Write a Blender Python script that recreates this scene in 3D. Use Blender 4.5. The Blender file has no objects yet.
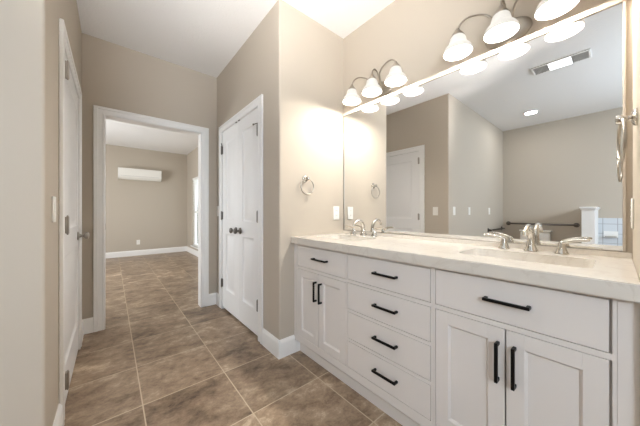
import bpy, bmesh, math, random
from mathutils import Vector, Matrix
random.seed(7)
sc = bpy.context.scene
COL = sc.collection

# ------------------------------------------------------------------ camera, world, area lights, exposure
cam_d = bpy.data.cameras.new('camera')
cam = bpy.data.objects.new('camera', cam_d); COL.objects.link(cam)
cam.location = (0, 0, 1.10)
cam.rotation_euler = (math.radians(90), 0, math.radians(-39.945))
cam_d.sensor_width = 36; cam_d.lens = 249.3/640*36; cam_d.shift_y = -0.98/640
cam_d.clip_start = .01
sc.camera = cam

sc.view_settings.view_transform = 'Standard'
sc.view_settings.look = 'None'
sc.view_settings.exposure = 1.1
sc.view_settings.gamma = 1.0
sc.view_settings.use_curve_mapping = False
sc.cycles.use_denoising = True
sc.cycles.max_bounces = 10; sc.cycles.diffuse_bounces = 6; sc.cycles.glossy_bounces = 6
sc.cycles.caustics_reflective = False; sc.cycles.caustics_refractive = False
sc.cycles.sample_clamp_indirect = 6.0

w = bpy.data.worlds.new('daylight_sky'); sc.world = w; w.use_nodes = True
wn = w.node_tree.nodes; wl = w.node_tree.links
bg = wn['Background']; bg.inputs['Strength'].default_value = 1.1
tc = wn.new('ShaderNodeTexCoord'); sp = wn.new('ShaderNodeSeparateXYZ'); rp = wn.new('ShaderNodeValToRGB')
wl.new(tc.outputs['Generated'], sp.inputs[0]); wl.new(sp.outputs['Z'], rp.inputs[0]); wl.new(rp.outputs[0], bg.inputs['Color'])
rp.color_ramp.elements[0].position = 0.0; rp.color_ramp.elements[0].color = (.20, .22, .20, 1)
rp.color_ramp.elements[1].position = .06; rp.color_ramp.elements[1].color = (.80, .90, 1.0, 1)

def area(name, loc, rot, sx, sy, power, col):
    d = bpy.data.lights.new(name, 'AREA'); d.shape = 'RECTANGLE'; d.size = sx; d.size_y = sy
    d.energy = power; d.color = col
    o = bpy.data.objects.new(name, d); COL.objects.link(o); o.location = loc; o.rotation_euler = rot
    return o
PI = math.pi
# daylight just outside the bath window (rear wall) and the bedroom window (right wall)
area('bath_window_daylight', (-1.05, -1.68, 1.80), (PI/2, 0, 0), 1.4, .75, 44, (.75, .87, 1.0))
area('bedroom_window_daylight', (1.80, 6.55, 1.10), (0, PI/2, 0), 1.75, 1.35, 4, (.93, .97, 1.0))
area('bedroom_second_window_daylight', (-1.96, 5.4, 1.3), (0, -PI/2, 0), 1.5, 1.6, 52, (.93, .97, 1.0))  # unseen second window, brightens the room beyond the doorway
# added fill lights near the camera, bounced off the ceiling for even brightness
fl = area('ceiling_bounce_fill', (.05, -.95, 1.2), (PI, 0, 0), 1., 1., 3, (.88, .94, 1.0))
fl.data.spread = math.radians(130)
fl = area('ceiling_bounce_fill', (-.02, -.12, 1.35), Vector((-1.05, -1.15, -1.36)).to_track_quat('Z', 'Y').to_euler(), 0.25, .25, 5.2, (1.0, .975, .94))
fl.data.spread = math.radians(64)
fl = area('ceiling_bounce_fill', (-.04, -.12, 1.35), Vector((-.36, -1.9, -1.40)).to_track_quat('Z', 'Y').to_euler(), .25, .25, 2.0, (1.0, .98, .97))
fl.data.spread = math.radians(50)
BULB_W = 6.1; BULB_C = (1.0, .945, .87)
SHADE_E = .27
DOWN_W = 2.5

# ------------------------------------------------------------------ materials
def lin(r, g, b):
    f = lambda v: (v/255/12.92) if v/255 <= .04045 else ((v/255+.055)/1.055)**2.4
    return (f(r), f(g), f(b), 1)
def mat(name, col, rough=.5, metal=0., spec=.5, bump=None, emit=None, coat=0):
    m = bpy.data.materials.new(name); m.use_nodes = True
    n = m.node_tree.nodes; l = m.node_tree.links; b = n['Principled BSDF']
    b.inputs['Base Color'].default_value = col; b.inputs['Roughness'].default_value = rough
    b.inputs['Metallic'].default_value = metal; b.inputs['Specular IOR Level'].default_value = spec
    b.inputs['Coat Weight'].default_value = coat
    if emit:
        b.inputs['Emission Color'].default_value = emit[0]; b.inputs['Emission Strength'].default_value = emit[1]
    if bump:
        t = n.new('ShaderNodeTexCoord'); nz = n.new('ShaderNodeTexNoise'); bp = n.new('ShaderNodeBump')
        nz.inputs['Scale'].default_value = bump[0]; nz.inputs['Detail'].default_value = 3
        bp.inputs['Strength'].default_value = bump[1]; bp.inputs['Distance'].default_value = bump[2]
        l.new(t.outputs['Object'], nz.inputs['Vector']); l.new(nz.outputs['Fac'], bp.inputs['Height']); l.new(bp.outputs[0], b.inputs['Normal'])
    return m
M = {}
M['wall'] = mat('greige_wall_paint', lin(189, 179, 165), .75, spec=.25, bump=(140, .12, .002))
M['ceiling'] = mat('textured_ceiling_paint', lin(236, 235, 234), .9, spec=.1, bump=(75, .55, .006))
M['trim'] = mat('white_trim_paint', lin(240, 239, 237), .38, spec=.4)
M['door'] = mat('white_door_paint', lin(238, 237, 236), .42, spec=.4)
M['cabinet'] = mat('white_cabinet_paint', lin(226, 220, 215), .4, spec=.4)
M['cabinet_in'] = mat('cabinet_interior', lin(120, 112, 104), .7)
M['black'] = mat('matte_black_metal', lin(18, 17, 17), .38, .6)
M['nickel'] = mat('brushed_nickel', lin(176, 170, 161), .28, 1.)
M['fixture'] = mat('aged_nickel', lin(166, 158, 147), .36, 1.)
M['chrome'] = mat('polished_nickel', lin(205, 201, 194), .10, 1.)
M['pewter'] = mat('satin_pewter', lin(120, 116, 110), .32, 1.)
M['mirror'] = mat('mirror_silver', (.90, .905, .90, 1), .0, 1.)
M['plastic'] = mat('white_plastic', lin(238, 236, 230), .35)
M['slot'] = mat('dark_slot', lin(40, 38, 36), .6)
M['porcelain'] = mat('white_porcelain', lin(240, 238, 234), .12, spec=.6, coat=.3)
M['channel'] = mat('white_mirror_channel', lin(196, 186, 174), .45)
M['dark_bar'] = mat('dark_bronze_bar', lin(96, 90, 86), .3, .9)
M['grille'] = mat('grey_grille', lin(180, 178, 175), .5)
M['lens'] = mat('lit_lens', lin(250, 250, 250), .4, emit=((.92, .96, 1, 1), 2.2))
M['shade'] = mat('lit_frosted_glass_shade', lin(150, 148, 144), .35, emit=((1, .96, .89, 1), SHADE_E))
M['bulb'] = mat('lit_bulb', lin(255, 250, 240), .4, emit=((1, .93, .82, 1), 4.))
M['blind'] = mat('white_blind_slats', lin(236, 235, 230), .5)

def glass_mat():
    m = bpy.data.materials.new('window_glass'); m.use_nodes = True
    n = m.node_tree.nodes; l = m.node_tree.links; n.clear()
    o = n.new('ShaderNodeOutputMaterial'); mx = n.new('ShaderNodeMixShader'); t = n.new('ShaderNodeBsdfTransparent'); g = n.new('ShaderNodeBsdfGlossy')
    g.inputs['Roughness'].default_value = .02; mx.inputs[0].default_value = .06
    l.new(t.outputs[0], mx.inputs[1]); l.new(g.outputs[0], mx.inputs[2]); l.new(mx.outputs[0], o.inputs[0])
    return m
M['glass'] = glass_mat()

def quartz():
    m = mat('white_quartz', lin(238, 236, 231), .16, spec=.5)
    n = m.node_tree.nodes; l = m.node_tree.links; b = n['Principled BSDF']
    t = n.new('ShaderNodeTexCoord'); nz = n.new('ShaderNodeTexNoise'); r = n.new('ShaderNodeValToRGB')
    nz.inputs['Scale'].default_value = 5; nz.inputs['Detail'].default_value = 8; nz.inputs['Distortion'].default_value = 1.4
    e = r.color_ramp.elements
    e[0].position = .47; e[0].color = lin(216, 210, 201); e[1].position = .53; e[1].color = lin(216, 210, 201)
    k = e.new(.5); k.color = lin(208, 201, 191)
    l.new(t.outputs['Object'], nz.inputs['Vector']); l.new(nz.outputs['Fac'], r.inputs[0]); l.new(r.outputs[0], b.inputs['Base Color'])
    return m
M['quartz'] = quartz()

def tile_floor():
    m = mat('brown_stone_tile', (.2, .15, .1, 1), .35, spec=.28)
    n = m.node_tree.nodes; l = m.node_tree.links; b = n['Principled BSDF']
    def mth(op, a, bb=None):
        q = n.new('ShaderNodeMath'); q.operation = op
        for i, v in enumerate((a, bb)):
            if v is None: continue
            if isinstance(v, (int, float)): q.inputs[i].default_value = v
            else: l.new(v, q.inputs[i])
        return q.outputs[0]
    t = n.new('ShaderNodeTexCoord'); s = n.new('ShaderNodeSeparateXYZ'); l.new(t.outputs['Object'], s.inputs[0])
    T = .4572
    ux = mth('DIVIDE', mth('SUBTRACT', s.outputs['X'], .138), T); uy = mth('DIVIDE', mth('SUBTRACT', s.outputs['Y'], 1.735), T)
    fx = mth('FRACT', ux); fy = mth('FRACT', uy)
    ex = mth('MINIMUM', fx, mth('SUBTRACT', 1., fx)); ey = mth('MINIMUM', fy, mth('SUBTRACT', 1., fy))
    e = mth('MINIMUM', ex, ey)                                    # 0 on a joint
    g = n.new('ShaderNodeMapRange'); g.inputs['From Min'].default_value = .0045; g.inputs['From Max'].default_value = .0085
    l.new(e, g.inputs['Value'])                                   # 0 grout, 1 tile
    # every tile its own piece of stone
    ix = mth('FLOOR', ux); iy = mth('FLOOR', uy)
    cmb = n.new('ShaderNodeCombineXYZ'); l.new(ix, cmb.inputs[0]); l.new(iy, cmb.inputs[1])
    wn_ = n.new('ShaderNodeTexWhiteNoise'); wn_.noise_dimensions = '3D'; l.new(cmb.outputs[0], wn_.inputs['Vector'])
    off = n.new('ShaderNodeVectorMath'); off.operation = 'SCALE'; off.inputs['Scale'].default_value = 9.; l.new(wn_.outputs['Color'], off.inputs[0])
    add = n.new('ShaderNodeVectorMath'); add.operation = 'ADD'; l.new(t.outputs['Object'], add.inputs[0]); l.new(off.outputs[0], add.inputs[1])
    mp = n.new('ShaderNodeMapping'); mp.inputs['Scale'].default_value = (1.0, 1.35, 1); mp.inputs['Rotation'].default_value = (0, 0, .5); l.new(add.outputs[0], mp.inputs[0])
    def noise(sc_, det, rou, dis):
        q = n.new('ShaderNodeTexNoise'); q.inputs['Scale'].default_value = sc_; q.inputs['Detail'].default_value = det
        q.inputs['Roughness'].default_value = rou; q.inputs['Distortion'].default_value = dis; l.new(mp.outputs[0], q.inputs['Vector']); return q
    na = noise(3.2, 6, .6, .5); nb = noise(11, 12, .78, .25)
    n1 = n.new('ShaderNodeMix'); n1.data_type = 'FLOAT'; n1.inputs[0].default_value = .58; l.new(na.outputs['Fac'], n1.inputs[2]); l.new(nb.outputs['Fac'], n1.inputs[3])
    r = n.new('ShaderNodeValToRGB'); el = r.color_ramp.elements
    el[0].position = .36; el[0].color = lin(86, 69, 54); el[1].position = .64; el[1].color = lin(204, 184, 159)
    k = el.new(.44); k.color = lin(128, 108, 89); k = el.new(.54); k.color = lin(158, 137, 115)
    l.new(n1.outputs[0], r.inputs[0])
    hs = n.new('ShaderNodeHueSaturation'); l.new(r.outputs[0], hs.inputs['Color'])
    vr = n.new('ShaderNodeMapRange'); vr.inputs['To Min'].default_value = .88; vr.inputs['To Max'].default_value = 1.1; l.new(wn_.outputs['Value'], vr.inputs['Value'])
    l.new(vr.outputs[0], hs.inputs['Value'])
    mx = n.new('ShaderNodeMix'); mx.data_type = 'RGBA'; l.new(g.outputs[0], mx.inputs[0])
    mx.inputs[6].default_value = lin(196, 179, 156); l.new(hs.outputs[0], mx.inputs[7]); l.new(mx.outputs[2], b.inputs['Base Color'])
    rr = n.new('ShaderNodeMapRange'); rr.inputs['To Min'].default_value = .7; rr.inputs['To Max'].default_value = .34; l.new(g.outputs[0], rr.inputs['Value']); l.new(rr.outputs[0], b.inputs['Roughness'])
    hh = mth('ADD', mth('MULTIPLY', g.outputs[0], 1.), mth('MULTIPLY', n1.outputs[0], .35))
    bp = n.new('ShaderNodeBump'); bp.inputs['Strength'].default_value = .25; bp.inputs['Distance'].default_value = .003
    l.new(hh, bp.inputs['Height']); l.new(bp.outputs[0], b.inputs['Normal'])
    return m
M['tile'] = tile_floor()

def wall_tile():
    m = mat('white_wall_tile', lin(216, 220, 224), .2)
    n = m.node_tree.nodes; l = m.node_tree.links; b = n['Principled BSDF']
    t = n.new('ShaderNodeTexCoord'); s = n.new('ShaderNodeSeparateXYZ'); c = n.new('ShaderNodeCombineXYZ'); br = n.new('ShaderNodeTexBrick')
    l.new(t.outputs['Object'], s.inputs[0]); l.new(s.outputs['Y'], c.inputs[0]); l.new(s.outputs['Z'], c.inputs[1]); l.new(c.outputs[0], br.inputs['Vector'])
    br.offset = 0; br.inputs['Scale'].default_value = 1; br.inputs['Brick Width'].default_value = .152; br.inputs['Row Height'].default_value = .152
    br.inputs['Mortar Size'].default_value = .004; br.inputs['Color1'].default_value = lin(218, 222, 226); br.inputs['Color2'].default_value = lin(212, 217, 222); br.inputs['Mortar'].default_value = lin(170, 172, 175)
    l.new(br.outputs['Color'], b.inputs['Base Color'])
    return m
M['wall_tile'] = wall_tile()

# ------------------------------------------------------------------ mesh helpers
class MB:
    def __init__(s): s.bm = bmesh.new()
    def box(s, x0, x1, y0, y1, z0, z1, bev=0., seg=1):
        if x0 > x1: x0, x1 = x1, x0
        if y0 > y1: y0, y1 = y1, y0
        if z0 > z1: z0, z1 = z1, z0
        r = bmesh.ops.create_cube(s.bm, size=1.)
        for v in r['verts']:
            v.co = Vector((x0 if v.co.x < 0 else x1, y0 if v.co.y < 0 else y1, z0 if v.co.z < 0 else z1))
        if bev:
            es = list({e for v in r['verts'] for e in v.link_edges})
            bmesh.ops.bevel(s.bm, geom=es, offset=bev, segments=seg, affect='EDGES', profile=.5)
        return s
    def tube(s, pts, rad, n=12, cap=True, sub=5):
        """a round tube through pts; rad a number or one per point; the path is smoothed"""
        pts = [Vector(p) for p in pts]
        rads = [rad]*len(pts) if isinstance(rad, (int, float)) else list(rad)
        if sub > 1 and len(pts) > 2:
            P, Rr = [], []
            for i in range(len(pts)-1):
                p0 = pts[max(i-1, 0)]; p1 = pts[i]; p2 = pts[i+1]; p3 = pts[min(i+2, len(pts)-1)]
                for k in range(sub):
                    t = k/sub
                    P.append(.5*((2*p1)+(-p0+p2)*t+(2*p0-5*p1+4*p2-p3)*t*t+(-p0+3*p1-3*p2+p3)*t**3))
                    Rr.append(rads[i]+(rads[i+1]-rads[i])*t)
            P.append(pts[-1]); Rr.append(rads[-1]); pts, rads = P, Rr
        rings = []; up = None
        for i, p in enumerate(pts):
            d = (pts[min(i+1, len(pts)-1)]-pts[max(i-1, 0)]).normalized()
            if up is None:
                up = Vector((0, 0, 1)) if abs(d.z) < .9 else Vector((1, 0, 0))
            a = d.cross(up).normalized(); up = a.cross(d).normalized()
            rings.append([s.bm.verts.new(p+(a*math.cos(2*PI*k/n)+up*math.sin(2*PI*k/n))*rads[i]) for k in range(n)])
        for A, B in zip(rings, rings[1:]):
            for k in range(n): s.bm.faces.new((A[k], A[(k+1) % n], B[(k+1) % n], B[k]))
        if cap:
            s.bm.faces.new(rings[0][::-1]); s.bm.faces.new(rings[-1])
        return s
    def lathe(s, prof, origin=(0, 0, 0), axis=(0, 0, 1), n=28, sx=1., sy=1.):
        """prof: (radius, height) pairs about axis; sx, sy squash the ring"""
        ax = Vector(axis).normalized(); q = Vector((0, 0, 1)).rotation_difference(ax); o = Vector(origin)
        rings = []
        for r, h in prof:
            if r <= 1e-6: rings.append([s.bm.verts.new(o+q @ Vector((0, 0, h)))])
            else: rings.append([s.bm.verts.new(o+q @ Vector((r*sx*math.cos(2*PI*k/n), r*sy*math.sin(2*PI*k/n), h))) for k in range(n)])
        for A, B in zip(rings, rings[1:]):
            for k in range(n):
                a0, a1, b0, b1 = A[k % len(A)], A[(k+1) % len(A)], B[k % len(B)], B[(k+1) % len(B)]
                f = [a0] + ([a1] if a1 is not a0 else []) + ([b1] if b1 is not b0 else []) + [b0]
                if len(f) >= 3: s.bm.faces.new(f)
        return s
    def torus(s, c, axis, R, r, n=40, m=10):
        q = Vector((0, 0, 1)).rotation_difference(Vector(axis).normalized()); c = Vector(c); rings = []
        for i in range(n):
            a = 2*PI*i/n; e = Vector((math.cos(a), math.sin(a), 0))
            rings.append([s.bm.verts.new(c+q @ (e*(R+r*math.cos(2*PI*k/m))+Vector((0, 0, r*math.sin(2*PI*k/m))))) for k in range(m)])
        for i in range(n):
            A, B = rings[i], rings[(i+1) % n]
            for k in range(m): s.bm.faces.new((A[k], A[(k+1) % m], B[(k+1) % m], B[k]))
        return s
    def rings(s, fn, u0, u1, v0, v1, steps):
        """concentric rectangles: steps of (inset, depth) mapped to the place by fn(u, v, depth); the last is filled"""
        R = []
        for ins, d in steps:
            R.append([s.bm.verts.new(fn(u, v, d)) for u, v in ((u0+ins, v0+ins), (u1-ins, v0+ins), (u1-ins, v1-ins), (u0+ins, v1-ins))])
        for A, B in zip(R, R[1:]):
            for k in range(4): s.bm.faces.new((A[k], A[(k+1) % 4], B[(k+1) % 4], B[k]))
        s.bm.faces.new(R[-1])
        return s
    def prism(s, pts, a0, a1, fn):
        """outline pts (u, v) swept from a0 to a1; fn(u, v, a) gives the point"""
        A = [s.bm.verts.new(fn(u, v, a0)) for u, v in pts]; B = [s.bm.verts.new(fn(u, v, a1)) for u, v in pts]; n = len(pts)
        for k in range(n): s.bm.faces.new((A[k], A[(k+1) % n], B[(k+1) % n], B[k]))
        s.bm.faces.new(A[::-1]); s.bm.faces.new(B)
        return s
    def build(s, name, m, parent=None, smooth=True):
        org = Vector((0, 0, 0)); p = parent
        while p is not None: org += Vector(p.location); p = p.parent
        bmesh.ops.recalc_face_normals(s.bm, faces=s.bm.faces[:])
        bmesh.ops.translate(s.bm, verts=s.bm.verts[:], vec=-org)
        me = bpy.data.meshes.new(name); s.bm.to_mesh(me); s.bm.free(); me.materials.append(M[m])
        if smooth:
            me.polygons.foreach_set('use_smooth', [True]*len(me.polygons)); me.set_sharp_from_angle(angle=math.radians(38))
        o = bpy.data.objects.new(name, me); COL.objects.link(o)
        if parent is not None: o.parent = parent
        return o
def tag(o, label, cat, group=None, kind=None):
    o['label'] = label; o['category'] = cat
    if group: o['group'] = group
    if kind: o['kind'] = kind
    return o
def thing(name, loc, label, cat, group=None, kind=None):
    o = bpy.data.objects.new(name, None); COL.objects.link(o); o.location = loc; o.empty_display_size = .05
    return tag(o, label, cat, group, kind)
def copy_tree(o, parent=None):
    c = o.copy(); COL.objects.link(c); c.parent = parent
    for ch in list(o.children): copy_tree(ch, c)
    return c
def rrect(x0, x1, y0, y1, r, n=6):
    P = []
    for cx, cy, a in ((x1-r, y1-r, 0), (x0+r, y1-r, PI/2), (x0+r, y0+r, PI), (x1-r, y0+r, 3*PI/2)):
        for k in range(n+1): P.append((cx+r*math.cos(a+PI/2*k/n), cy+r*math.sin(a+PI/2*k/n)))
    return P

# ------------------------------------------------------------------ the setting
H = 2.71
XL, YT = -.203, 1.47            # hall's left wall, toilet-side wall
XC, YW = .972, 1.637            # closet wall, short wing wall
XV, YR = 1.655, -.040           # vanity wall, right wall
YE, YF = 3.09, 7.80             # end wall, far wall of the bedroom
XB, YB = -2.696, -1.60          # back wall and rear wall of the bath
XF = 1.64                       # bedroom's right wall
DT = 2.005                      # head of the door openings
def S(mb, name, m, label, cat): return tag(mb.build(name, m), label, cat, kind='structure')

S(MB().box(-2.85, 1.80, YB-.15, YF+.15, -.12, 0), 'floor', 'tile', 'brown stone-look tile floor with pale grout lines', 'floor')
S(MB().box(-2.85, 1.80, YB-.15, YF+.15, H, H+.1), 'ceiling', 'ceiling', 'white textured ceiling over the bathroom and hall', 'ceiling')
def bull(x, y, r, sx, sy, z0=0, z1=H):                            # outline of a rounded outside corner piece
    return [(x+sx*r*(1-math.cos(a)), y+sy*r*(1-math.sin(a))) for a in [PI/2*k/6 for k in range(7)]]
# left wall with its door opening; near end rounded
LD0, LD1 = 1.890, 2.755
m = MB()
m.prism(bull(XL, YT, .014, -1, 1)+[(XL-.11, YT), (XL-.11, LD0-.012), (XL, LD0-.012)], 0, H, lambda u, v, a: Vector((u, v, a)))
m.box(XL-.11, XL, LD1+.012, YE, 0, H).box(XL-.11, XL, LD0-.012, LD1+.012, DT+.012, H)
S(m, 'wall_left', 'wall', 'greige hall wall on the left around the white door', 'wall')
S(MB().box(XB-.1, XL-.11, YT, YT+.11, 0, H), 'wall_toilet_side', 'wall', 'greige wall at the left edge of the photo, behind the corner of the hall', 'wall')
# end wall with doorway
DX0, DX1 = -.042, .792
S(MB().box(-2.0, DX0-.012, YE, YE+.11, 0, H).box(DX1+.012, XF, YE, YE+.11, 0, H).box(DX0-.012, DX1+.012, YE, YE+.11, DT+.012, H), 'wall_end', 'wall', 'taupe wall at the end of the hall around the open doorway', 'wall')
# closet wall with double-door opening, and the short wing wall beside the vanity
CD0, CD1 = 1.976, 2.884
S(MB().box(XC, XC+.11, YW+.11, CD0-.012, 0, H).box(XC, XC+.11, CD1+.012, YE, 0, H).box(XC, XC+.11, CD0-.012, CD1+.012, DT+.012, H), 'wall_closet', 'wall', 'greige wall around the closet double doors', 'wall')
m = MB().prism(bull(XC, YW, .014, 1, 1)+[(XV, YW), (XV, YW+.11), (XC, YW+.11)], 0, H, lambda u, v, a: Vector((u, v, a)))
S(m, 'wall_wing', 'wall', 'short cream wall beside the vanity with the towel ring and outlet', 'wall')
S(MB().box(XV, XV+.11, YR-.11, YE, 0, H), 'wall_vanity', 'wall', 'cream wall behind the vanity and big mirror', 'wall')
S(MB().box(1.088, XV, YR-.11, YR, 0, H), 'wall_right', 'wall', 'cream wall at the right edge of the photo, right end of the vanity', 'wall')
S(MB().box(1.088, 1.198, YB, YR-.11, 0, H), 'wall_entry', 'wall', 'greige wall behind the photographer', 'wall')
S(MB().box(XB-.1, XB, YB, YE, 0, H), 'wall_back', 'wall', 'pale grey back wall above the grab bar, seen in the mirror', 'wall')
WX0, WX1, WZ0, WZ1 = -1.75, -.35, 1.42, 2.18
S(MB().box(XB-.1, WX0, YB-.11, YB, 0, H).box(WX1, 1.198, YB-.11, YB, 0, H).box(WX0, WX1, YB-.11, YB, 0, WZ0).box(WX0, WX1, YB-.11, YB, WZ1, H), 'wall_rear', 'wall', 'greige rear wall with the bath window', 'wall')
# bedroom beyond
S(MB().box(-2.0, XF+.11, YF, YF+.11, 0, H), 'wall_far', 'wall', 'taupe far wall of the room beyond the doorway, under the air conditioner', 'wall')
BY0, BY1, BZ0, BZ1 = 5.95, 7.22, .22, 1.99
S(MB().box(XF, XF+.11, YE+.11, BY0, 0, H).box(XF, XF+.11, BY1, YF, 0, H).box(XF, XF+.11, BY0, BY1, 0, BZ0).box(XF, XF+.11, BY0, BY1, BZ1, H), 'wall_far_right', 'wall', 'taupe wall with the bright window in the room beyond the doorway', 'wall')
SY0, SY1, SZ0, SZ1 = 4.6, 6.2, .55, 2.05
S(MB().box(-2.0, -1.89, YE+.11, SY0, 0, H).box(-2.0, -1.89, SY1, YF, 0, H).box(-2.0, -1.89, SY0, SY1, 0, SZ0).box(-2.0, -1.89, SY0, SY1, SZ1, H), 'wall_far_left', 'wall', 'taupe left wall of the room beyond the doorway, out of view', 'wall')
# pony wall and tiled surround of the bath, seen in the mirror
S(MB().box(XB, -1.75, .200, .325, 0, 1.150), 'wall_pony', 'trim', 'white half-height wall post with a cap, seen in the mirror', 'half wall')
S(MB().box(XB, -1.725, .178, .347, 1.150, 1.172, .003).box(XB, -1.735, .188, .337, 1.132, 1.150, .002), 'trim_1', 'trim', 'white cap ledge on top of the half wall in the mirror', 'trim')
S(MB().box(XB, XB+.010, YB, .200, 0, 1.005), 'wall_shower', 'wall_tile', 'white square tile surround beside the half wall in the mirror', 'tiled wall')

# windows
def window(name, label, u0, u1, z0, z1, fn, rail=True):
    """fn(u, z, d): d into the wall from its room face"""
    def bx(mb, a0, a1, b0, b1, c0, c1):
        p = fn(a0, b0, c0); q = fn(a1, b1, c1); mb.box(p[0], q[0], p[1], q[1], p[2], q[2], .002)
    o = thing(name, fn((u0+u1)/2, z0, .06), label, 'window', kind='structure')
    m = MB()
    for a in ((u0, u0+.045, z0, z1), (u1-.045, u1, z0, z1), (u0+.045, u1-.045, z0, z0+.05), (u0+.045, u1-.045, z1-.045, z1)): bx(m, a[0], a[1], a[2], a[3], .055, .10)
    if rail: bx(m, u0+.045, u1-.045, (z0+z1)/2-.025, (z0+z1)/2+.025, .055, .10)
    m.build('window_frame', 'trim', o)
    m = MB(); bx(m, u0+.04, u1-.04, z0+.04, z1-.04, .075, .08); m.build('pane', 'glass', o)
    m = MB(); bx(m, u0-.03, u1+.03, z0-.022, z0, -.04, .055); m.build('window_sill', 'trim', o)
    return o
window('window_1', 'bright tall window in the room beyond the doorway', BY0, BY1, BZ0, BZ1, lambda u, z, d: Vector((XF+d, u, z)))
window('window_2', 'wide bath window in the rear wall, behind the photographer', WX0, WX1, WZ0, WZ1, lambda u, z, d: Vector((u, YB-d, z)), False)
window('window_3', 'window in the left wall of the room beyond, out of view', SY0, SY1, SZ0, SZ1, lambda u, z, d: Vector((-1.89-d, u, z)))

# casings: stepped profile, with the jamb lining
def casing(name, label, u0, u1, zt, fn, depth=.11, cw=.083):
    m = MB()
    def bx(a0, a1, b0, b1, c0, c1, bev=.003):
        p = fn(a0, b0, c0); q = fn(a1, b1, c1); m.box(p[0], q[0], p[1], q[1], p[2], q[2], bev)
    for s_, e in ((-1, u0), (1, u1)):
        bx(e+s_*.0004, e+s_*cw, .0003, zt+cw-.010, .0003, .012); bx(e+s_*cw*.62, e+s_*(cw+.0007), 0, zt+cw-.009, .0006, .018); bx(e+s_*.004, e+s_*.022, .0005, zt+.015, .0008, .015)
        bx(e, e+s_*.0115, .0002, zt+.0115, -depth+.0005, -.0002, 0)               # jamb
    bx(u0-cw-.001, u1+cw+.001, zt+.0004, zt+cw-.0085, .0002, .0125); bx(u0-cw-.0014, u1+cw+.0014, zt+cw*.6, zt+cw-.008, .0005, .0185); bx(u0+.001, u1-.001, zt+.004, zt+.022, .0007, .0155)
    bx(u0+.0002, u1-.0002, zt, zt+.0112, -depth+.0007, -.0004, 0)
    return S(m, name, 'trim', label, 'door casing')
F_left = lambda u, z, d: Vector((XL+d, u, z))
F_end = lambda u, z, d: Vector((u, YE-d, z))
F_end2 = lambda u, z, d: Vector((u, YE+.11+d, z))
F_clo = lambda u, z, d: Vector((XC-d, u, z))
casing('trim_2', 'white casing around the door in the left hall wall', LD0, LD1, DT, F_left)
t3 = casing('trim_3', 'white casing around the open doorway at the end of the hall', DX0, DX1, DT, F_end)
MB().box(DX0-.0005, DX0+.002, YE+.03, YE+.06, .93, .99, .001).build('strike_plate', 'pewter', t3)['label'] = 'dark metal strike plate'
casing('trim_4', 'white casing around the closet double doors', CD0, CD1, DT, F_clo)

# baseboards
BH = .135
def base_prof(): return [(0, 0), (.015, 0), (.015, BH-.03), (.012, BH-.012), (.006, BH-.004), (.005, BH), (0, BH)]
def baseboard(name, label, runs):
    m = MB()
    for ax, c, sgn, a0, a1 in runs:
        if ax == 'X': m.prism(base_prof(), a0, a1, lambda u, v, a: Vector((c+sgn*u, a, v)))
        else: m.prism(base_prof(), a0, a1, lambda u, v, a: Vector((a, c+sgn*u, v)))
    return S(m, name, 'trim', label, 'baseboard')
cw = .083
baseboard('baseboard_left', 'white baseboard on the hall wall left of the door', [('X', XL, 1, YT-.0145, LD0-cw), ('X', XL, 1, LD1+cw, YE)])
baseboard('baseboard_toilet_side', 'white baseboard on the wall at the left edge', [('Y', YT, -1, XB, XL+.0152)])
baseboard('baseboard_end', 'white baseboard beside the open doorway', [('Y', YE, -1, XL, DX0-cw), ('Y', YE, -1, DX1+cw, XC)])
baseboard('baseboard_closet', 'white baseboard on the wall by the closet doors', [('X', XC, -1, YW-.0145, CD0-cw), ('X', XC, -1, CD1+cw, YE)])
baseboard('baseboard_wing', 'white baseboard on the short wall beside the vanity', [('Y', YW, -1, XC-.0152, 1.104)])
baseboard('baseboard_far', 'white baseboard under the air conditioner in the room beyond', [('Y', YF, -1, -1.89, XF)])
baseboard('baseboard_far_right', 'white baseboard under the window in the room beyond', [('X', XF, -1, YE+.11, YF)])

# ------------------------------------------------------------------ doors
def panel_door(name, label, u0, u1, z0, z1, fn, thick=.035):
    """two-panel moulded door; fn(u, z, d) with d out towards the viewer"""
    o = thing(name, fn((u0+u1)/2, z0, 0), label, 'door', kind='structure')
    m = MB()
    st = min(.115, (u1-u0)*.22); zs = [z0+.215, z0+.835, z0+.985, z1-.125]
    def bx(a0, a1, b0, b1):
        p = fn(a0, b0, -thick); q = fn(a1, b1, 0); m.box(p[0], q[0], p[1], q[1], p[2], q[2])
    bx(u0, u0+st, z0, z1); bx(u1-st, u1, z0, z1)
    for a, b in ((z0, zs[0]), (zs[1], zs[2]), (zs[3], z1)): bx(u0+st, u1-st, a, b)
    for a, b in ((zs[0], zs[1]), (zs[2], zs[3])):
        m.rings(fn, u0+st, u1-st, a, b, [(0, 0), (.006, -.007), (.018, -.012), (.028, -.012), (.055, -.003)])
        p = fn(u0+st, a, -thick); q = fn(u1-st, b, -.02); m.box(p[0], q[0], p[1], q[1], p[2], q[2])
    m.build('door_slab', 'door', o)
    return o
def hinge(o, u, z, fn, metal='pewter', w=.014):
    m = MB()
    p = fn(u, z-.045, w); q = fn(u, z+.045, w)
    m.tube([p, q], .0065, 10); m.tube([fn(u, z+.045, w), fn(u, z+.052, w)], [.005, .003], 8); m.tube([fn(u, z-.045, w), fn(u, z-.052, w)], [.005, .003], 8)
    a = fn(u-.013, z-.044, -.002); b = fn(u+.013, z+.044, w-.003); m.box(a[0], b[0], a[1], b[1], a[2], b[2], .0008)
    return m.build('hinge', metal, o)
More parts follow.
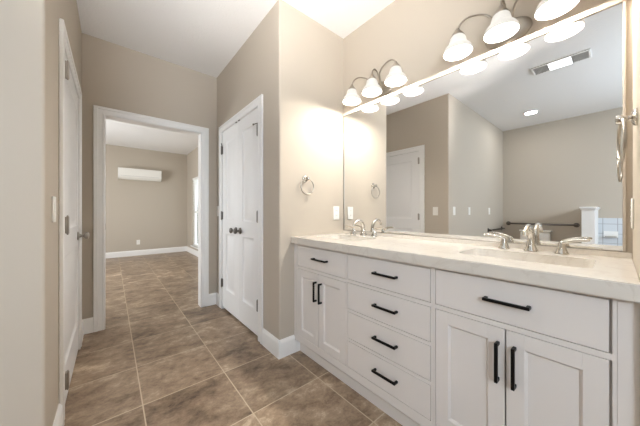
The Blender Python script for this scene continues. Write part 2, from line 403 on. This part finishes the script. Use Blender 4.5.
def knob(o, u, z, fn, metal='pewter'):
    n = (fn(0, 0, 1)-fn(0, 0, 0)).normalized(); c = fn(u, z, 0)
    k = MB().lathe([(0, .020), (.010, .020), (.009, .030), (.013, .036), (.024, .042), (.028, .052), (.026, .060), (.018, .066), (0, .068)], c, n, 24).build('knob', metal, o)
    MB().lathe([(0, 0), (.032, 0), (.032, .004), (.027, .010), (.014, .013), (.011, .022), (0, .022)], c, n, 24).build('rosette', metal, k)
    return k
d1 = panel_door('door_1', 'white panelled closet leaf nearer the bedroom doorway', (CD0+CD1)/2+.0015, CD1-.003, .028, DT-.003, lambda u, z, d: Vector((XC-.001-d, u, z)))
d2 = panel_door('door_2', 'white panelled closet leaf nearer the vanity', CD0+.003, (CD0+CD1)/2-.0015, .028, DT-.003, lambda u, z, d: Vector((XC-.001-d, u, z)))
Fk = lambda u, z, d: Vector((XC-.001-d, u, z))
for z in (.30, 1.06, 1.80):
    hinge(d1, CD1-.002, z, Fk); hinge(d2, CD0+.002, z, Fk)
for d_, u, s_ in ((d1, CD1-.004, -1), (d2, CD0+.004, 1)):          # hinge-pin door stops on the top hinges
    MB().tube([Fk(u, 1.853, .006), Fk(u, 1.860, .012), Fk(u+s_*.045, 1.858, .028)], [.004, .004, .004], 8).lathe([(0, 0), (.008, 0), (.008, .008), (0, .008)], Fk(u+s_*.045, 1.858, .024), (-1, 0, 0), 12).build('door_stop', 'pewter', d_)
um = (CD0+CD1)/2
knob(d1, um+.055, .915, Fk); knob(d2, um-.055, .915, Fk)
for d_, s_ in ((d1, 1), (d2, -1)): MB().box(XC-.002, XC-.012, um+s_*.02, um+s_*.05, DT-.007, DT+.001, .001).build('ball_catch', 'pewter', d_)
Fl = lambda u, z, d: Vector((XL+.003+d, u, z))
d3 = panel_door('door_3', 'white panelled door with nickel knob in the left hall wall', LD0+.003, LD1-.003, .012, DT-.003, Fl)
for z in (.20, 1.03, 1.86): hinge(d3, LD0+.003, z, Fl, 'nickel', .021)
knob(d3, LD1-.07, .915, Fl, 'nickel')

# ------------------------------------------------------------------ vanity cabinets
CF, TOE = 1.105, 1.150             # plane of the cabinet fronts, plane of the toe kick
CZ0, CZ1 = .108, .8555
Fv = lambda u, z, d: Vector((CF-d, u, z))
def bar_handle(parent, u0, u1, z0, z1):
    """square black bar pull on two posts; along u or along z"""
    m = MB(); r = .0055
    if abs(u1-u0) > abs(z1-z0):
        z = (z0+z1)/2; a, b = min(u0, u1), max(u0, u1)
        m.box(CF-.032, CF-.021, a, b, z-r, z+r, .0018, 2)
        for u in (a+.006, b-.006): m.box(CF-.022, CF-.0002, u-.006, u+.006, z-r, z+r, .0015)
    else:
        u = (u0+u1)/2; a, b = min(z0, z1), max(z0, z1)
        m.box(CF-.032, CF-.021, u-r, u+r, a, b, .0018, 2)
        for z in (a+.006, b-.006): m.box(CF-.022, CF-.0002, u-r, u+r, z-.006, z+.006, .0015)
    h = m.build('handle', 'black', parent); h['label'] = 'black square bar handle'
    return h
def body(o, y0, y1, openings, filler=None):
    """open-topped carcass with a face frame whose openings are (u0, u1, z0, z1)"""
    m = MB()
    m.box(CF+.019, XV-.002, y0, y0+.016, CZ0, CZ1).box(CF+.019, XV-.002, y1-.016, y1, CZ0, CZ1)
    m.box(CF+.019, XV-.002, y0, y1, CZ0, CZ0+.016).box(XV-.012, XV-.002, y0, y1, CZ0, CZ1)
    us = sorted({y0, y1, *[q for a in openings for q in a[:2]]}); zs = sorted({CZ0, CZ1, *[q for a in openings for q in a[2:]]})
    for a, b in zip(us, us[1:]):                                   # frame: the cells of the grid that are no opening, merged up each column
        run = None
        for c, d in zip(zs, zs[1:]):
            hole = any(A[0] <= (a+b)/2 <= A[1] and A[2] <= (c+d)/2 <= A[3] for A in openings)
            if not hole: run = (run[0], d) if run else (c, d)
            if hole and run: m.box(CF, CF+.019, a, b, *run); run = None
        if run: m.box(CF, CF+.019, a, b, *run)
    bo = m.build('cabinet_body', 'cabinet', o, smooth=False)
    MB().box(TOE, TOE+.016, y0, y1, .0005, CZ0-.0165).build('toe_kick', 'cabinet', o)
    MB().prism([(0, CZ0), (.008, CZ0-.012), (.030, CZ0-.016), (.044, CZ0-.016), (.044, CZ0)], y0, y1, lambda u, v, a: Vector((CF+.001+u, a, v-.0005))).build('bottom_rail', 'cabinet', o)
    return bo
G = .0025
def slab_front(o, u0, u1, z0, z1, name='drawer'):
    m = MB().box(CF-.0005, CF+.0185, u0+G, u1-G, z0+G, z1-G, .0012)
    return m.build(name, 'cabinet', o)
def shaker(o, u0, u1, z0, z1):
    a, b, c, d = u0+G, u1-G, z0+G, z1-G; st = .053
    m = MB()
    for A in ((a, a+st, c, d), (b-st, b, c, d)): m.box(CF-.0005, CF+.0185, A[0], A[1], A[2], A[3], .0008)
    for A in ((a+st, b-st, c, c+st), (a+st, b-st, d-st, d)): m.box(CF-.0005, CF+.0185, A[0], A[1], A[2], A[3], .0008)
    dr = m.build('door', 'cabinet', o)
    mp = MB().rings(Fv, a+st, b-st, c+st, d-st, [(0, -.001), (.006, -.006), (.007, -.009)])
    mp.box(CF+.010, CF+.0175, a+st, b-st, c+st, d-st); mp.build('panel', 'cabinet', dr)
    return dr
# left sink base: one drawer front over two doors
v1 = thing('vanity_cabinet', (1.38, 1.345, 0), 'white vanity base under the far sink, beside the towel ring wall', 'cabinet', 'vanity base units')
body(v1, 1.0655, YW-.002, [(1.070, 1.592, .6865, .845), (1.070, 1.592, .155, .667)])
f = slab_front(v1, 1.070, 1.592, .6865, .845); bar_handle(f, 1.235, 1.385, .770, .770)
f = shaker(v1, 1.3385, 1.592, .155, .667); bar_handle(f, 1.358, 1.358, .473, .612)
f = shaker(v1, 1.070, 1.3385, .155, .667); bar_handle(f, 1.302, 1.302, .473, .612)
MB().box(1.1048, TOE-.0005, YW-.0165, YW-.0022, .0005, CZ0-.0170).build('toe_kick_return', 'trim', v1)
# drawer stack
v2 = thing('vanity_cabinet', (1.38, .797, 0), 'white vanity unit of four stacked drawers between the two sink bases', 'cabinet', 'vanity base units')
dz = [(.690, .845), (.511, .672), (.334, .495), (.156, .318)]
body(v2, .5315, 1.0645, [(.541, 1.060, a, b) for a, b in dz])
for (a, b), hz in zip(dz, (.771, .597, .422, .245)):
    f = slab_front(v2, .541, 1.060, a, b); bar_handle(f, .708, .852, hz, hz)
# right sink base, with the filler against the wall
v3 = thing('vanity_cabinet', (1.38, .265, 0), 'white vanity base under the near sink, at the right end', 'cabinet', 'vanity base units')
body(v3, .001, .5305, [(.0095, .521, .690, .848), (.0095, .521, .155, .672)])
f = slab_front(v3, .0135, .521, .690, .848); bar_handle(f, .190, .330, .772, .772)
f = shaker(v3, .2635, .521, .155, .672); bar_handle(f, .286, .286, .476, .620)
f = shaker(v3, .0135, .2635, .155, .672); bar_handle(f, .236, .236, .476, .620)
MB().box(CF-.001, CF+.019, YR+.001, .0004, CZ0-.016, CZ1).box(TOE, TOE+.016, YR+.001, .0004, .0005, CZ0-.016).build('filler_panel', 'cabinet', v3)

# ------------------------------------------------------------------ countertop with two undermount sinks
CT0, CT1 = .857, .907
holes = [(1.245, 1.505, .055, .490), (1.245, 1.505, 1.125, 1.560)]
def counter():
    bm = bmesh.new()
    def loop(P):
        vs = [bm.verts.new((x, y, CT1)) for x, y in P]; return [bm.edges.new((vs[i], vs[(i+1) % len(vs)])) for i in range(len(vs))]
    es = loop([(1.076, YR+.001), (XV-.001, YR+.001), (XV-.001, YW-.001), (1.076, YW-.001)])
    for h in holes: es += loop(rrect(*h, .045))
    bmesh.ops.triangle_fill(bm, edges=es, use_beauty=True)
    r = bmesh.ops.extrude_face_region(bm, geom=bm.faces[:])
    bmesh.ops.translate(bm, verts=[v for v in r['geom'] if isinstance(v, bmesh.types.BMVert)], vec=(0, 0, CT0-CT1))
    sharp = [e for e in bm.edges if all(abs(v.co.x-1.076) < 1e-5 for v in e.verts) and abs(e.verts[0].co.z-e.verts[1].co.z) < 1e-5]
    bmesh.ops.bevel(bm, geom=sharp, offset=.003, segments=2, affect='EDGES')
    mb = MB(); mb.bm.free(); mb.bm = bm
    return mb.build('countertop', 'quartz')
ct = tag(counter(), 'white quartz countertop running the length of the vanity', 'countertop')
MB().box(XV-.011, XV-.0005, YR+.0015, YW-.0015, CT1+.0002, .9300, .0015).build('backsplash', 'quartz', ct)['label'] = 'low quartz strip under the mirror'
def sink(h, label):
    cx, cy = (h[0]+h[1])/2, (h[2]+h[3])/2
    o = thing('sink', (cx, cy, CT0-.15), label, 'sink', 'undermount sinks')
    m = MB(); L = []
    for ins, z, r in ((-.020, CT0-.0008, .06), (.001, CT0-.0008, .045), (.004, CT0-.012, .045), (.012, CT0-.09, .055), (.035, CT0-.128, .06), (.085, CT0-.14, .05)):
        L.append([m.bm.verts.new((x, y, z)) for x, y in rrect(h[0]+ins, h[1]-ins, h[2]+ins, h[3]-ins, r)])
    for A, B in zip(L, L[1:]):
        for k in range(len(A)): m.bm.faces.new((A[k], A[(k+1) % len(A)], B[(k+1) % len(A)], B[k]))
    m.bm.faces.new(L[-1]); m.build('basin', 'porcelain', o)
    MB().lathe([(0, 0), (.03, 0), (.032, .003), (.024, .004), (.02, .001), (0, .003)], (cx, cy, CT0-.1395), n=24).build('drain', 'chrome', o)
    return o
sink(holes[0], 'white undermount sink nearest the right wall')
sink(holes[1], 'white undermount sink nearest the towel ring on the short wall')

# ------------------------------------------------------------------ faucets
def faucet(x, y, label):
    z = CT1
    o = thing('faucet', (x, y, z), label, 'faucet', 'widespread faucets')
    m = MB().lathe([(0, .0005), (.029, .0005), (.029, .004), (.026, .010), (.020, .024), (.0165, .042), (.015, .055)], (x, y, z), n=24)
    m.tube([(x, y, z+.045), (x-.002, y, z+.075), (x-.018, y, z+.106), (x-.050, y, z+.124), (x-.086, y, z+.120), (x-.110, y, z+.100), (x-.117, y, z+.082)], [.0150, .0140, .0128, .0120, .0112, .0108, .0115], 16)
    m.build('spout', 'chrome', o)
    for s_ in (1, -1):
        hy = y+s_*.110
        b = MB().lathe([(0, .0005), (.026, .0005), (.026, .004), (.022, .010), (.0165, .026), (.0125, .044), (.0125, .050), (.009, .056), (0, .058)], (x, hy, z), n=24).build('handle_base', 'chrome', o)
        MB().tube([(x, hy-s_*.006, z+.048), (x-.002, hy+s_*.014, z+.056), (x-.004, hy+s_*.045, z+.066), (x-.006, hy+s_*.078, z+.070), (x-.007, hy+s_*.090, z+.069)], [.008, .0085, .007, .0068, .004], 12).build('lever', 'chrome', b)
    return o
faucet(1.593, .276, 'polished widespread faucet at the near sink by the right wall')
faucet(1.593, 1.345, 'polished widespread faucet at the far sink by the short wall')

# ------------------------------------------------------------------ mirror
MY0, MY1, MZ0, MZ1 = -.013, 1.622, .936, 1.984
o = thing('wall_mirror', (XV, .8, MZ0), 'big frameless wall mirror above the countertop', 'mirror')
MB().box(XV-.0028, XV-.0005, MY0, MY1, MZ0, MZ1).build('mirror_glass', 'mirror', o, smooth=False)
MB().box(XV-.011, XV-.0005, MY0-.012, MY1+.012, MZ1, MZ1+.026, .002).build('top_channel', 'channel', o)['label'] = 'white strip along the top of the mirror'
MB().box(XV-.008, XV-.0005, MY0-.009, MY0-.0005, MZ0, MZ1, .001).build('side_channel', 'channel', o)
MB().box(XV-.008, XV-.0005, MY1+.0005, MY1+.006, MZ0, MZ1, .001).build('side_channel', 'nickel', o)
MB().box(XV-.0032, XV-.0005, MY0, MY1, MZ0-.005, MZ0-.0005, .0008).build('bottom_channel', 'nickel', o)

# ------------------------------------------------------------------ vanity lights
def vanity_light(yc, label):
    zc = 2.072; rim = 2.017
    o = thing('vanity_light', (XV, yc, zc), label, 'wall light', 'three-shade vanity lights')
    MB().lathe([(0, .001), (1, .001), (1, .008), (.9, .016), (.7, .020), (0, .022)], (XV, yc, zc), (-1, 0, 0), 36, sx=.066, sy=.105).build('backplate', 'fixture', o)
    for k in (-1, 0, 1):
        y = yc+k*.208; sx_ = XV-.122
        if k: path = [(.015, .02, 2.070), (.055, .032, 2.110), (.10, .055, 2.145), (.12, .09, 2.168), (.122, .14, 2.188), (.122, .175, 2.187), (.122, .198, 2.171), (.122, .208, 2.145)]
        else: path = [(.015, 0, 2.080), (.026, 0, 2.150), (.055, 0, 2.196), (.09, 0, 2.205), (.114, 0, 2.186), (.122, 0, 2.145)]
        MB().tube([(XV-d, yc+k*v, z) for d, v, z in path], .0052, 10).build('arm', 'fixture', o)
        MB().lathe([(0, .142), (.008, .142), (.0105, .134), (.018, .122), (.027, .110), (.0345, .098), (.0355, .093), (.034, .093), (.026, .1045), (0, .1045)], (sx_, y, rim), n=28).build('shade_holder', 'fixture', o)
        prof = [(.0245, .104), (.031, .099), (.0385, .086), (.043, .070), (.0455, .056), (.0475, .049), (.054, .044), (.064, .033), (.0715, .019), (.0755, .005), (.0755, .001), (.073, 0)]
        MB().lathe(prof+[(r-.004, h_) for r, h_ in prof[::-1][2:]], (sx_, y, rim), n=36).build('shade', 'shade', o)
        b = MB().lathe([(0, .070), (.008, .071), (.013, .076), (.013, .086), (.011, .092), (.011, .099), (0, .099)], (sx_, y, rim), n=20).build('bulb', 'bulb', o)
        d = bpy.data.lights.new('bulb_light', 'POINT'); d.energy = BULB_W; d.color = BULB_C; d.shadow_soft_size = .024
        L = bpy.data.objects.new('bulb_light', d); COL.objects.link(L); L.parent = o; L.location = (-.122, k*.208, rim-zc+.018)
    return o
vanity_light(.385, 'three-shade nickel vanity light at the top right, above the near sink')
vanity_light(1.211, 'three-shade nickel vanity light in the far corner, above the far sink')

# ------------------------------------------------------------------ towel rings
def towel_ring(p, n, label, twist):
    p = Vector(p); n = Vector(n); t = Vector((0, 0, 1)).cross(n)
    o = thing('towel_ring', p, label, 'towel ring', 'nickel towel rings')
    MB().lathe([(0, .0005), (.027, .0005), (.027, .005), (.022, .010), (.014, .013), (0, .013)], p, n, 28).build('wall_plate', 'chrome', o)
    MB().lathe([(.011, .010), (.008, .018), (.0095, .026), (.014, .030), (.015, .038), (.012, .044), (0, .046)], p, n, 22).build('post', 'chrome', o)
    q = Vector((0, 0, 1)); ax = (n*math.cos(twist)+t*math.sin(twist))
    MB().torus(p+n*.032-q*.066, ax, .064, .0045).build('ring', 'nickel', o)
    return o
towel_ring((1.212, YW, 1.372), (0, -1, 0), 'round nickel towel ring on the short cream wall left of the mirror', .0)
towel_ring((1.235, YR, 1.392), (0, 1, 0), 'nickel towel ring seen edge-on at the right edge of the photo', .10)

# ------------------------------------------------------------------ switches and outlets
def plate(name, p, n, label, cat, kind, group='white wall plates', wd=.072, ht=.118):
    p = Vector(p); n = Vector(n); t = Vector((0, 0, 1)).cross(n); up = Vector((0, 0, 1))
    o = thing(name, p, label, cat, group)
    def b(mb, u0, u1, v0, v1, d0, d1, bev):
        a = p+t*u0+up*v0+n*d0; c = p+t*u1+up*v1+n*d1; mb.box(a.x, c.x, a.y, c.y, a.z, c.z, bev)
    m = MB(); b(m, -wd/2, wd/2, -ht/2, ht/2, .0004, .006, .002); m.build('cover_plate', 'plastic', o)
    if kind == 'switch':
        m = MB(); b(m, -.0165, .0165, -.033, .033, .005, .0085, .001); m.build('rocker', 'plastic', o)
    else:
        for s_ in (1, -1):
            m = MB(); b(m, -.016, .016, s_*.021-.013, s_*.021+.013, .005, .0075, .002); r = m.build('socket', 'plastic', o)
            m = MB()
            for u in (-.006, .006): b(m, u-.0012, u+.0012, s_*.021-.003, s_*.021+.006, .007, .0078, 0)
            m.build('slots', 'slot', r)
    return o
plate('wall_outlet', (1.560, YW, 1.090), (0, -1, 0), 'white outlet on the short wall left of the mirror', 'outlet', 'outlet')
plate('wall_outlet', (1.560, YR, 1.095), (0, 1, 0), 'white outlet edge-on on the wall right of the mirror', 'outlet', 'outlet')
plate('light_switch', (XL, 1.650, 1.112), (1, 0, 0), 'white switch between the left door casing and the hall corner', 'light switch', 'switch')
plate('light_switch', (-.372, YT, 1.115), (0, -1, 0), 'white switch seen in the mirror just right of the hall corner', 'light switch', 'switch')
plate('light_switch', (-.925, YT, 1.115), (0, -1, 0), 'white switch seen in the mirror midway along the grey wall', 'light switch', 'switch')
plate('light_switch', (-1.855, YT, 1.115), (0, -1, 0), 'white switch seen in the mirror near the back corner', 'light switch', 'switch')
plate('light_switch', (XC, 3.028, 1.110), (-1, 0, 0), 'white switch squeezed between closet casing and hall corner', 'light switch', 'switch')
plate('wall_outlet', (.525, YF, .335), (0, -1, 0), 'white outlet low on the far wall beyond the doorway', 'outlet', 'outlet')

# ------------------------------------------------------------------ air conditioner in the far room
ax0, ax1, az0, az1 = .125, 1.000, 1.895, 2.170
o = thing('air_conditioner', ((ax0+ax1)/2, YF, az0), 'white wall-mounted air conditioner high in the room beyond the doorway', 'air conditioner')
prof = [(.0005, az0+.02), (.06, az0), (.13, az0+.012), (.185, az0+.055), (.198, az0+.09), (.200, az1-.02), (.185, az1-.003), (.0005, az1)]
MB().prism(prof, ax0, ax1, lambda u, v, a: Vector((a, YF-u, v))).build('body', 'plastic', o)
MB().prism([(.150, az0+.019), (.186, az0+.050), (.190, az0+.048), (.154, az0+.013)], ax0+.06, ax1-.06, lambda u, v, a: Vector((a, YF-u-.003, v))).build('louver', 'plastic', o)
MB().box(ax0+.05, ax1-.05, YF-.1995, YF-.2015, az0+.082, az0+.087).build('seam', 'grille', o)

# ------------------------------------------------------------------ blind on the far window
o = thing('window_blind', (XF+.02, (BY0+BY1)/2, BZ1), 'white horizontal slat blind hanging in the window beyond the doorway', 'blind')
MB().box(XF+.004, XF+.048, BY0+.006, BY1-.006, BZ1-.05, BZ1-.004, .003).build('head_rail', 'blind', o)
m = MB(); z = BZ1-.075
while z > BZ0+.05:
    m.prism([(-.021, -.007), (0, .001), (.021, .0055), (.021, .0075), (0, .003), (-.021, -.005)], BY0+.01, BY1-.01, lambda u, v, a: Vector((XF+.026+u, a, z-v))); z -= .042
m.build('slats', 'blind', o)
MB().box(XF+.006, XF+.046, BY0+.01, BY1-.01, BZ0+.008, BZ0+.028, .003).build('bottom_rail', 'blind', o)
m = MB()
for y in (BY0+.15, (BY0+BY1)/2, BY1-.15): m.tube([(XF+.003, y, BZ1-.05), (XF+.003, y, BZ0+.02)], .0012, 6)
m.build('cords', 'blind', o)

# ------------------------------------------------------------------ ceiling fixtures, seen in the mirror
dx, dy = -1.88, .90
o = thing('ceiling_light', (dx, dy, H), 'round lit recessed downlight in the ceiling, seen in the mirror', 'ceiling light')
MB().lathe([(.078, -.001), (.100, -.001), (.098, -.006), (.084, -.012), (.078, -.010)], (dx, dy, H), n=36).build('trim_ring', 'trim', o)
MB().lathe([(0, -.004), (.079, -.004), (.079, -.009), (0, -.009)], (dx, dy, H), n=36).build('lens', 'lens', o)
d = bpy.data.lights.new('downlight_lamp', 'AREA'); d.shape = 'DISK'; d.size = .15; d.energy = DOWN_W; d.color = (1, 1, 1)
L = bpy.data.objects.new('downlight_lamp', d); COL.objects.link(L); L.parent = o; L.location = (0, 0, -.014)
fx, fy = -.405, .40
o = thing('exhaust_fan', (fx, fy, H), 'rectangular ceiling vent with a lit panel between two grilles, seen in the mirror', 'exhaust fan')
m = MB()
for a in ((-.105, -.085, -.23, .23), (.085, .105, -.23, .23), (-.085, .085, -.23, -.212), (-.085, .085, .212, .23)): m.box(fx+a[0], fx+a[1], fy+a[2], fy+a[3], H-.014, H-.0005, .003)
m.build('frame', 'trim', o)
MB().box(fx-.085, fx+.085, fy-.085, fy+.085, H-.016, H-.0005, .003).build('lens', 'lens', o)
for s_ in (1, -1):
    m = MB()
    for k in range(9):
        yy = fy+s_*(.093+k*.0135); m.box(fx-.085, fx+.085, yy-.003, yy+.003, H-.012, H-.002)
    m.box(fx-.085, fx+.085, fy+s_*.087, fy+s_*.212, H-.003, H-.0005)
    m.build('grille', 'grille', o)

# ------------------------------------------------------------------ toilet corner, seen in the mirror
ty = .96
o = thing('toilet', (XB+.3, ty, 0), 'white toilet under the grab bar on the back wall, seen in the mirror', 'toilet')
MB().box(XB+.012, XB+.205, ty-.205, ty+.205, .395, .745, .03, 3).build('tank', 'porcelain', o)
MB().box(XB+.006, XB+.215, ty-.215, ty+.215, .7455, .780, .012, 2).build('tank_lid', 'porcelain', o)
MB().tube([(XB+.206, ty+.15, .70), (XB+.222, ty+.15, .70), (XB+.228, ty+.115, .695)], [.010, .009, .007], 10).build('flush_lever', 'chrome', o)
m = MB(); P = []
for z, cx, rx, ry in ((0, .40, .25, .115), (.05, .40, .235, .105), (.16, .42, .20, .10), (.26, .45, .235, .145), (.34, .46, .265, .175), (.385, .46, .272, .182), (.392, .46, .25, .165), (.30, .47, .16, .11), (.22, .46, .06, .05)):
    P.append([m.bm.verts.new((XB+cx+rx*math.cos(2*PI*k/32), ty+ry*math.sin(2*PI*k/32), z+.0005)) for k in range(32)])
for A, B in zip(P, P[1:]):
    for k in range(32): m.bm.faces.new((A[k], A[(k+1) % 32], B[(k+1) % 32], B[k]))
m.bm.faces.new(P[0]); m.bm.faces.new(P[-1])
m.box(XB+.03, XB+.26, ty-.10, ty+.10, .20, .396, .03, 2); m.build('bowl', 'porcelain', o)
MB().lathe([(0, .395), (.272, .395), (.276, .402), (.272, .412), (.26, .417), (0, .420)], (XB+.46, ty, 0), n=36, sy=.67).build('seat', 'porcelain', o)
def grab_bar(a, b, n, label, group='dark grab bars'):
    a, b, n = Vector(a), Vector(b), Vector(n)
    o = thing('grab_bar', (a+b)/2, label, 'grab bar', group)
    d = (b-a).normalized()
    MB().tube([a+n*.004, a+n*.030, a+n*.042+d*.014, a+n*.044+d*.04, b+n*.044-d*.04, b+n*.042-d*.014, b+n*.030, b+n*.004], .0155, 14, sub=4).build('bar', 'dark_bar', o)
    for p in (a, b): MB().lathe([(0, .0006), (.038, .0006), (.038, .006), (.030, .012), (0, .014)], p, n, 24).build('flange', 'dark_bar', o)
    return o
grab_bar((XB, .445, .880), (XB, 1.380, .880), (1, 0, 0), 'long dark grab bar on the back wall above the toilet')
grab_bar((-1.80, YT, .78), (-2.58, YT, .78), (0, -1, 0), 'dark grab bar on the side wall by the back corner, seen in the mirror')
o = thing('soap_dish', (XB+.010, .07, .735), 'white soap dish on the tile beside the half wall in the mirror', 'soap dish')
MB().box(XB+.0102, XB+.022, -.005, .145, .70, .80, .006, 2).build('back_plate', 'porcelain', o)
MB().prism([(.012, .712), (.075, .722), (.080, .745), (.074, .745), (.068, .730), (.012, .724)], .01, .13, lambda u, v, a: Vector((XB+.010+u, a, v))).build('tray', 'porcelain', o)
